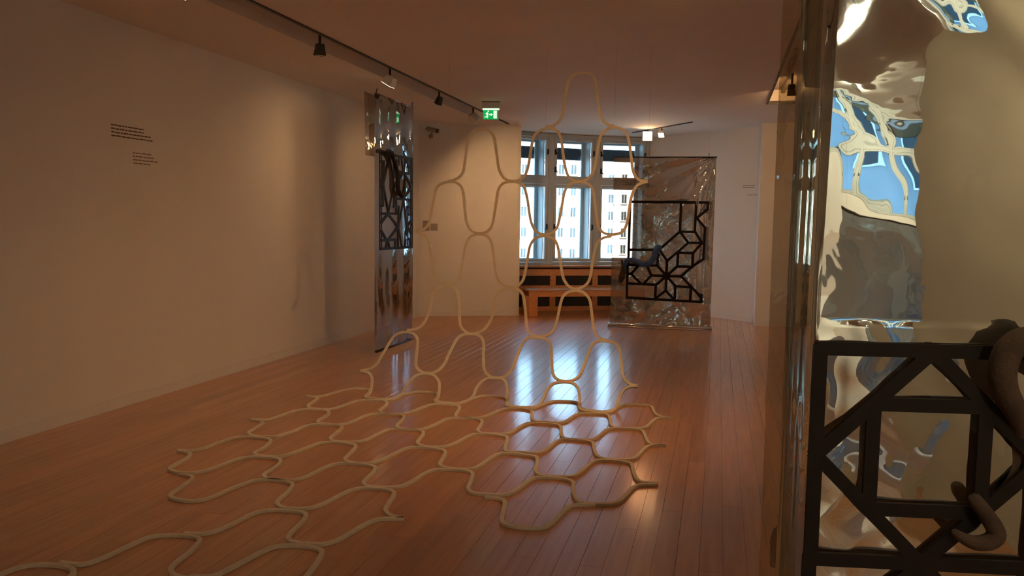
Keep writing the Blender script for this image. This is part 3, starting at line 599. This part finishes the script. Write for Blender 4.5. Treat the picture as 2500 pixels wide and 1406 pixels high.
root, fr, W, part, film = banner('foil_banner', (A.x, A.y), (B.x, B.y), .06, 2.92, dnear, M['filmfg'], 230, 260, '', 1.7, .0205)
x = MB()      # the loose edge, thin and almost clear
for j in range(121):
    for i in range(9):
        z = .06+2.86*j/120; q = dnear(.0208*i/8, z); x.v.append(fr((q[0], q[1], z)))
for j in range(120):
    for i in range(8): a = j*9+i; x.f.append((a, a+1, a+10, a+9))
part(x, 'loose_edge', M['filmclear'], smooth=True)
tag(root, 'large glossy film banner in the right foreground with thick black star lattice', 'banner')
x = MB(); x.tube([fr((-.01, -.03, 2.925)), fr((W+.01, -.03, 2.925))], .012, 10); part(x, 'top_rod', M['chrome'], smooth=True)
x = MB(); x.tube([fr((0, -.03, .045)), fr((W, -.03, .045))], .028, 14); part(x, 'bottom_roll', M['chrome'], smooth=True)
for u in (.16, W-.12):
    x = MB(); x.tube([fr((u, -.03, 2.93)), fr((u, -.03, CEIL-.001))], .0009, 6); part(x, 'hanging_line', M['wire'])
fr2 = lambda q: tuple(A0+e0*q[0]+Vector((e0.y, -e0.x, 0))*q[1]+Vector((0, 0, q[2])))
SEG = []
Cu, Cz, Hh, Dd, Qs = .338, .840, .335, .318, .166
def tile(ou, oz, second=False):
    c = (Cu+ou, Cz+oz)
    T_ = (c[0], c[1]+Hh); L_ = (c[0]-Hh, c[1]); R_ = (c[0]+Hh, c[1]); B_ = (c[0], c[1]-Hh)
    SEG.extend([(T_, L_), (T_, R_), (L_, B_), (R_, B_)])
    q = Qs; SEG.extend([((c[0]-q, c[1]-q), (c[0]+q, c[1]-q)), ((c[0]-q, c[1]+q), (c[0]+q, c[1]+q)), ((c[0]-q, c[1]-q), (c[0]-q, c[1]+q)), ((c[0]+q, c[1]-q), (c[0]+q, c[1]+q))])
    SEG.extend([((c[0]-Hh, c[1]+Hh), (c[0]+Hh, c[1]+Hh)), ((c[0]-Hh, c[1]-Hh), (c[0]+Hh, c[1]-Hh)), ((c[0]-Hh, c[1]-Hh), (c[0]-Hh, c[1]+Hh)), ((c[0]+Hh, c[1]-Hh), (c[0]+Hh, c[1]+Hh))])
tile(0, 0)
x1 = Cu+Hh
SEG.extend([((x1, Cz+Hh), (x1+.33, Cz+Hh)), ((x1, Cz-Hh), (x1+.33, Cz-Hh)), ((x1+.33, Cz+Hh), (x1+.33, .16)), ((x1, Cz), (x1+.33, Cz+Hh)), ((x1, Cz), (x1+.33, Cz-Hh)),
            ((0, .505), (0, .16)), ((Cu, .505), (Cu, .16)), ((x1, .505), (x1, .16)), ((0, .16), (x1+.33, .16)), ((0, .16), (Cu, .505)), ((Cu, .505), (x1, .16))])
part(bars(SEG, .0425, fr2, -.004, .012), 'lattice', M['lattice'])
# brown tentacle woven through the near lattice: over the bar in front, then behind the film
creature('felt_tentacle', [(0.6667,0.046,1.1127),(0.6411,0.052,1.1809),(0.5996,0.054,1.2219),(0.5564,0.054,1.2170),(0.5271,0.053,1.1841),(0.5161,0.051,1.1278),(0.5289,0.047,1.0714),(0.5616,0.036,1.0200),(0.5998,0.010,0.9674),(0.6156,-.03,0.9025),(0.6147,-.04,0.8359),(0.6037,-.035,0.7782),(0.5829,-.025,0.7349)],
         [.028,.033,.037,.040,.040,.039,.037,.034,.030,.028,.026,.024,.022], M['brown'], 'thick brown felted tentacle looped over the top bar of the near lattice', fr2)
creature('felt_tentacle', [(0.4697,.028,0.7329),(0.4812,.04,0.7133),(0.5046,.045,0.6809),(0.5261,.048,0.6478),(0.5314,.05,0.6231),(0.5101,.05,0.6028),(0.4755,.048,0.5971),(0.4433,.045,0.6072),(0.4216,.042,0.6211),(0.4125,.04,0.6276)],
         [.018,.023,.025,.026,.027,.026,.023,.018,.013,.010], M['brown'], 'small brown felted tentacle tip curling around the lower bar of the near lattice', fr2)

# ================================================================ CEILING FITTINGS
def spotlight(loc, aim, watts, label, on=True, sz=.13, lens_es=True, size=.10, spread=2.2, col=(1, .54, .225)):
    loc = Vector(loc); d = (Vector(aim)-loc).normalized(); q = d.to_track_quat('-Z', 'Y').to_matrix()
    root = empty('track_spotlight', tuple(loc)); inv = Matrix.Translation(-loc)
    g = lambda p: tuple(loc+q@Vector(p))
    h = MB(); a = sz/2
    h.hexa([g(p) for p in ((-a,-a,-.05),(a,-a,-.05),(a,a,-.05),(-a,a,-.05),(-a*.7,-a*.7,.05),(a*.7,-a*.7,.05),(a*.7,a*.7,.05),(-a*.7,a*.7,.05))])
    o = h.build('housing', M['white'] if on else M['black'], bevel=.004); o.parent = root; o.matrix_parent_inverse = inv
    l = MB(); l.hexa([g(p) for p in ((-a*.86,-a*.86,-.052),(a*.86,-a*.86,-.052),(a*.86,a*.86,-.052),(-a*.86,a*.86,-.052),(-a*.86,-a*.86,-.0495),(a*.86,-a*.86,-.0495),(a*.86,a*.86,-.0495),(-a*.86,a*.86,-.0495))])
    o = l.build('lens', M['lens'] if on else M['lensoff']); o.parent = root; o.matrix_parent_inverse = inv
    top = Vector((loc.x, loc.y, max(loc.z+.06, SLOTZ)))
    s = MB(); s.tube([tuple(loc), tuple(top)], .012, 8); o = s.build('arm', M['black'], smooth=True); o.parent = root; o.matrix_parent_inverse = inv
    if watts:
        lo = lamp('lamp_light', g((0, 0, -.06)), aim, watts, size, col=col, spread=spread); lo.parent = root; lo.matrix_parent_inverse = inv
    return tag(root, label, 'spotlight')
SLOTZ = CEIL+.164
for (xa, xb, ya, yb, lab) in ((-3.47, -3.42, YB+.1, S1E-.03, 'long white lamp rail running in the left ceiling slot'), (.70, .74, YB+.1, S2E-.03, 'white lamp rail running in the right ceiling slot')):
    x = MB(); x.box(xa, xb, ya, yb, CEIL+.12, SLOTZ+.004); tag(x.build('light_rail', M['white']), lab, 'light rail')

SLOTZ = CEIL+.1195
spotlight((-3.45, 7.84, 3.03), (-4.65, 7.9, 1.0), LP[0], 'lit spotlight in the left ceiling slot, above the narrow banner')
spotlight((-3.42, 6.27, 3.02), (-3.6, 6.4, .2), 0, 'dark unlit spotlight hanging from the left ceiling slot', on=False, sz=.085)
spotlight((-3.45, 10.75, 3.03), (-2.6, 12.6, .5), LP[1], 'spotlight at the far end of the left ceiling slot, behind the green exit sign')
spotlight((-3.45, 9.35, 3.05), (-4.6, 9.9, .6), LP[14], 'dark-bodied spotlight with added light in the left ceiling slot between the narrow banner and the exit sign', on=False, sz=.075)  # light added here to brighten the far part of the left wall
spotlight((-3.45, 4.55, 3.06), (-2.3, 4.9, 0), LP[2], 'lit spotlight at the near end of the left ceiling slot')
spotlight((-3.45, 1.2, 3.06), (-2.6, 3.2, 0), LP[3], 'added unseen spotlight in the left ceiling slot beside the viewer')  # unseen lamp added for general warm bounce light
spotlight((.72, 9.2, 3.04), (1.2, 12.5, 1.3), LP[10], 'dark-bodied spotlight in the right ceiling slot, turned to the far wall', on=False, sz=.10)
spotlight((.72, 5.2, 3.06), (-1.4, 6.2, .9), LP[4], 'added spotlight for the net in the right ceiling slot behind the near banner', spread=1.7)  # lamp added to brighten the hanging net from the front
spotlight((.72, 1.6, 3.06), (1.95, 1.5, 1.3), LP[5], 'lit spotlight in the right ceiling slot in front of the near banner', col=(1, .66, .34))
spotlight((.72, -1.8, 3.06), (1.95, -1.6, 1.3), LP[6], 'lit spotlight in the right ceiling slot behind the viewer', col=(1, .66, .34))
SLOTZ = CEIL+.002
spotlight((3.6, -3.2, 3.0), (3.9, .5, 1.6), LP[7], 'added fill spotlight in the side gallery aimed at its near wall', col=(1, .80, .54))  # unseen lamp added as fill light for the main room
spotlight((6.6, -7.9, 3.0), (8.6, -11.5, 1.5), LP[11], 'spotlight in the side gallery, farther of two by its window', spread=1.6, col=(1, .80, .54))
spotlight((4.6, -6.6, 3.0), (6.5, -11.5, 1.2), LP[12], 'spotlight in the side gallery, nearer of two by its window', spread=1.6, col=(1, .80, .54))
spotlight((9.6, -6.4, 3.0), (12.2, -9.6, 1.4), LP[13], 'added spotlight in the side gallery aimed at the wall right of its window', col=(1, .80, .54))  # lamp added to lift a dark band mirrored in the near banner
# slanting rail near the windows with two lamps
A, B = Vector((-1.48, 13.50, CEIL-.012)), Vector((-.45, 12.23, CEIL-.012))
x = MB(); x.bar(A, B, .03, (0, 0, 1), .018); tag(x.build('light_rail', M['black']), 'short black lamp rail slanting across the ceiling near the windows', 'light rail')
SLOTZ = CEIL-.01
spotlight((-1.20, 13.20, 3.005), (-1.05, 11.2, 2.3), LP[8], 'brightly lit spotlight on the slanting ceiling rail near the windows', sz=.17)
spotlight((-.95, 12.93, 3.01), (-1.1, 12.0, 2.0), LP[9], 'dimmer lit spotlight on the slanting ceiling rail, right of the bright one', sz=.10)

# ---- exit sign
ex = empty('exit_sign', (-2.91, 9.82, CEIL)); er = math.atan2(.037, .221)
ef = frame2((-3.02, 9.803), (-2.799, 9.840)); inv = Matrix.Translation(-ex.location)
def epart(mb, nm, mm, **k):
    o = mb.build(nm, mm, None, **k); o.parent = ex; o.matrix_parent_inverse = inv; return o
x = MB(); x.box(0, .222, -.05, .03, 3.004, CEIL+.002, ef); epart(x, 'housing', M['white'], bevel=.006)
x = MB(); x.box(-.004, .226, -.052, .034, 3.082, CEIL+.002, ef); epart(x, 'ceiling_plate', M['grey'])
x = MB(); x.box(.004, .218, -.03, .031, 2.990, 3.0035, ef); epart(x, 'light_strip', M['lit'])
x = MB(); x.box(.005, .212, -.02, .012, 2.858, 2.988, ef); epart(x, 'diffuser_edge', M['white'], bevel=.003)
x = MB(); x.box(.012, .204, .0122, .014, 2.866, 2.983, ef); epart(x, 'sign_face', M['green'])
def flat(poly, z=.0142, t=.0012, ox=.0, oz=0.):
    n = len(poly); mb = MB()
    mb.add([ef((a, z, b)) for a, b in poly]+[ef((a, z+t, b)) for a, b in poly], [tuple(range(n, 2*n)), tuple(range(n-1, -1, -1))]+[(i, (i+1) % n, n+(i+1) % n, n+i) for i in range(n)]); return mb
def P2d(s): return [(.012+float(a.split(',')[0])*.192, 2.866+float(a.split(',')[1])*.117) for a in s.split()]
epart(flat(P2d('.70,.10 .93,.10 .93,.93 .70,.93')), 'pictogram_door', M['lit'])
epart(flat(P2d('.40,.46 .53,.46 .53,.34 .655,.52 .53,.70 .53,.58 .40,.58')), 'pictogram_arrow', M['lit'])
fig = MB()
for s in ('.20,.72 .30,.76 .33,.50 .24,.44', '.30,.74 .385,.60 .36,.55 .27,.66', '.22,.72 .14,.56 .165,.52 .25,.64', '.24,.46 .32,.50 .345,.34 .31,.12 .265,.12 .285,.32', '.25,.46 .20,.30 .08,.30 .08,.22 .235,.22 .30,.42'):
    p = P2d(s); n = len(p); fig.add([ef((a, .0142, b)) for a, b in p]+[ef((a, .0154, b)) for a, b in p], [tuple(range(n, 2*n)), tuple(range(n-1, -1, -1))]+[(i, (i+1) % n, n+(i+1) % n, n+i) for i in range(n)])
hd = [(.345+.05*math.cos(k*math.pi/5), .87+.075*math.sin(k*math.pi/5)) for k in range(10)]
p = [(.012+a*.192, 2.866+b*.117) for a, b in hd]; n = 10
fig.add([ef((a, .0142, b)) for a, b in p]+[ef((a, .0154, b)) for a, b in p], [tuple(range(n, 2*n)), tuple(range(n-1, -1, -1))])
epart(fig, 'pictogram_runner', M['lit'])
tag(ex, 'backlit green exit sign with running figure and arrow under the ceiling', 'exit sign')

# ---- security camera on the far left wall
wf = frame2(WA, WB)
cc = empty('security_camera', wf((.21, .0, 2.89))); inv = Matrix.Translation(-cc.location)
def cpart(mb, nm, mm, **k):
    o = mb.build(nm, mm, None, **k); o.parent = cc; o.matrix_parent_inverse = inv; return o
a = Vector(wf((.135, .14, 2.985))); b = Vector(wf((.325, .30, 2.93))); d = (b-a).normalized()
x = MB(); x.tube([a, a+d*.004, a+d*.19, a+d*.20], [.026, .033, .033, .030], 18); cpart(x, 'body', M['cream'], smooth=True)
x = MB(); x.bar(a+Vector((0, 0, .036)), a+d*.225+Vector((0, 0, .036)), .064, (0, 0, 1), .004); cpart(x, 'sun_shield', M['cream'])
x = MB(); x.tube([a+d*.199, a+d*.222], [.031, .031], 18); cpart(x, 'front_ring', M['black'], smooth=True)
x = MB(); x.tube([a+d*.222, a+d*.226], [.018, .015], 16); cpart(x, 'lens', M['lensoff'], smooth=True)
x = MB(); x.tube([wf((.21, 0, 2.885)), wf((.21, .018, 2.885))], .035, 18); cpart(x, 'wall_base', M['grey'], smooth=True)
x = MB(); x.tube([wf((.21, .018, 2.885)), wf((.215, .10, 2.885)), tuple(a+d*.1+Vector((0, 0, -.03)))], .013, 10); cpart(x, 'arm', M['grey'], smooth=True)
x = MB(); x.tube([a-d*.03-Vector((0, 0, .0)), a+d*.004], .006, 8); cpart(x, 'cable_gland', M['black'], smooth=True)
tag(cc, 'beige bullet security camera mounted high on the far left wall', 'security camera')

# ---- plates on the far left wall
x = MB(); x.box(.085, .195, 0, .012, 1.385, 1.548, wf); s1 = x.build('wall_label', M['grey'], bevel=.002)
x = MB()
for k in range(2): x.box(.095, .15, .0122, .0130, 1.525-k*.018, 1.532-k*.018, wf)
o = x.build('printed_lines', M['ink'], s1)
tag(s1, 'beige exhibition label plate with printed lines, left of the plain plate', 'label')
x = MB(); x.box(.215, .325, 0, .014, 1.388, 1.500, wf); s2 = x.build('wall_plate', M['grey'], bevel=.003)
tag(s2, 'plain beige square plate on the far wall, right of the label', 'wall plate')

# ---- printed wall texts (too small to read in the photograph: word-length dashes)
def wall_text(name, fr, u0, ztop, lengths, lh, xh, m, label, seed):
    rnd = random.Random(seed); mb = MB()
    for i, L in enumerate(lengths):
        u = u0; z = ztop-i*lh
        while u < u0+L-.004:
            w = min(rnd.uniform(.018, .055), u0+L-u); zz = z+rnd.uniform(0, .002)
            mb.box(u, u+w, .0004, .0010, zz-xh, zz, fr); u += w+.007
    return tag(mb.build(name, m), label, 'wall text')
lf = frame2((XL, 0), (XL, 10))
wall_text('wall_text', lf, 5.19, 2.272, (.36, .36, .44, .47), .028, .0105, M['ink'], 'upper block of dark lettering on the left wall', 3)
wall_text('wall_text', lf, 5.42, 2.072, (.22, .24, .29, .21), .028, .0100, M['inkpale'], 'lower fainter block of lettering on the left wall', 4)
rfm = frame2(P3, RW2)
ut = (Vector((.314, 13.06))-Vector(P3)).length
wall_text('wall_text', rfm, ut, 2.180, (.22, .22), .03, .010, M['ink'], 'two lines of lettering on the wall right of the windows', 5)
wall_text('wall_text', rfm, ut+.09, 2.03, (.19,), .03, .010, M['inkpale'], 'single faint line of lettering below the two lines right of the windows', 6)

# ================================================================ OUTSIDE
def building(ang0, ang1, dist, top, cols, rows, w, h, mwall, label, x_first, pitch):
    am = math.radians((ang0+ang1)/2); r = Vector((math.sin(am), math.cos(am), 0)); t = Vector((r.y, -r.x, 0))
    C0 = r*dist; u0 = math.tan(math.radians(ang0)-am)*dist; u1 = math.tan(math.radians(ang1)-am)*dist
    g = lambda q: tuple(C0+t*q[0]-r*q[1]+Vector((0, 0, q[2])))
    root = empty('apartment_building', g((0, 0, -18))); inv = Matrix.Translation(-root.location)
    def bpart_(mb, nm, mm, parent=None):
        o = mb.build(nm, mm, None); o.parent = parent or root
        if parent is None: o.matrix_parent_inverse = inv
        return o
    x = MB(); x.box(u0, u1, -9, 0, -18, top, g); bpart_(x, 'wall', mwall)
    x = MB(); x.box(u0-.2, u1+.2, -9, .5, top, top+.5, g); bpart_(x, 'cornice', mwall)
    fme = pme = None
    for z in rows:
        for k in range(cols):
            u = x_first+k*pitch
            if u-w < u0+.3 or u+w > u1-.3: continue
            f = MB()
            ring(f, g, u-w/2, u+w/2, z-h/2, z+h/2, .10, -.02, .10); f.box(u-.05, u+.05, .0, .07, z-h/2+.1, z+h/2-.1, g)
            f.box(u-w/2-.1, u+w/2+.1, 0, .25, z-h/2-.12, z-h/2, g)
            fo = bpart_(f, 'window', M['fwin'])
            p = MB(); p.box(u-w/2+.1, u-.05, .005, .03, z-h/2+.1, z+h/2-.1, g); p.box(u+.05, u+w/2-.1, .005, .03, z-h/2+.1, z+h/2-.1, g)
            po = p.build('pane', M['fpane']); po.parent = fo; po.matrix_parent_inverse = inv @ Matrix() if False else Matrix()
            po.matrix_parent_inverse = Matrix()
    tag(root, label, 'building')
def zrow(y, d, hy): return 1.55+(hy-y)/FPX*d
building(-21, -9.55, 130, 11.6, 12, [zrow(y, 130, 539) for y in (412, 463, 514, 564, 615, 666, 717)], 1.05, 1.75, M['facade'], 'nearer white building outside, seen through the left and middle windows', -12.6+1.1, 2.05)
building(-9.75, 4, 157, 14.8, 12, [zrow(y, 157, 542) for y in (436, 484, 525, 565, 605, 646, 687)], 1.15, 1.9, M['facadepink'], 'farther pale pink building outside, seen through the right window', -13.2, 2.62)
st = MB(); st.box(-260, 260, 15.5, 300, -18.4, -18, None); struct(st.build('ground', M['street']))

# shaded building behind the side gallery windows, made tall enough to block the sun
cb = empty('courtyard_building', (15, -22, -18)); inv = Matrix.Translation(-cb.location)
g = frame2((RC+Vector((.51, -.86))*11)-RE*16, (RC+Vector((.51, -.86))*11)+RE*16) if False else frame2(tuple(RC+Vector((.51, -.86))*11-RE*16), tuple(RC+Vector((.51, -.86))*11+RE*16))
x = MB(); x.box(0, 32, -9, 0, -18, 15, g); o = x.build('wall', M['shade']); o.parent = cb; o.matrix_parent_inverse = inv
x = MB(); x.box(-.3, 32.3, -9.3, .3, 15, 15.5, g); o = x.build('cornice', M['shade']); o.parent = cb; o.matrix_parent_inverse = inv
for k in range(7):
    for z in (-1.6, 1.7, 5.0):
        f = MB(); u = 9+k*2.3; ring(f, g, u, u+1.2, z, z+1.9, .10, -.05, .08); fo = f.build('window', M['fwin']); fo.parent = cb; fo.matrix_parent_inverse = inv
        p = MB(); p.box(u+.1, u+1.1, .0, .02, z+.1, z+1.8, g); p.build('pane', M['fpane'], fo)
tag(cb, 'grey-blue building outside the side gallery, mirrored in the near film banner', 'building')
# film banner in the side gallery, seen only as a reflection in the near banner
root, fr, W, part, film = banner('foil_banner', (2.92, -.78), (2.20, -1.21), .04, 1.30, lambda u, z: .02*rdg(u, z, 3, 51)+.02*nz(u, z, 5, 53), M['filmblue'], 50, 80, '')
tag(root, 'crumpled film banner in the side gallery, mirrored in the near banner', 'banner')
x = MB(); x.tube([fr((-.01, 0, 1.305)), fr((W+.01, 0, 1.305))], .012, 8); part(x, 'top_rod', M['black'], smooth=True)
for u in (.1, W-.1):
    x = MB(); x.tube([fr((u, 0, 1.31)), fr((u, 0, CEIL-.001))], .0009, 6); part(x, 'hanging_line', M['wire'])

# repeats of a kind carry one group name
GROUPS = {'spotlight': 'ceiling spotlights', 'banner': 'mirror film banners', 'soft sculpture': 'felted tentacles on the lattices', 'light rail': 'ceiling lamp rails',
          'building': 'buildings outside the windows', 'wall text': 'printed texts on the walls'}
for o in list(COL.objects):
    if o.get('category') in GROUPS: o['group'] = GROUPS[o['category']]
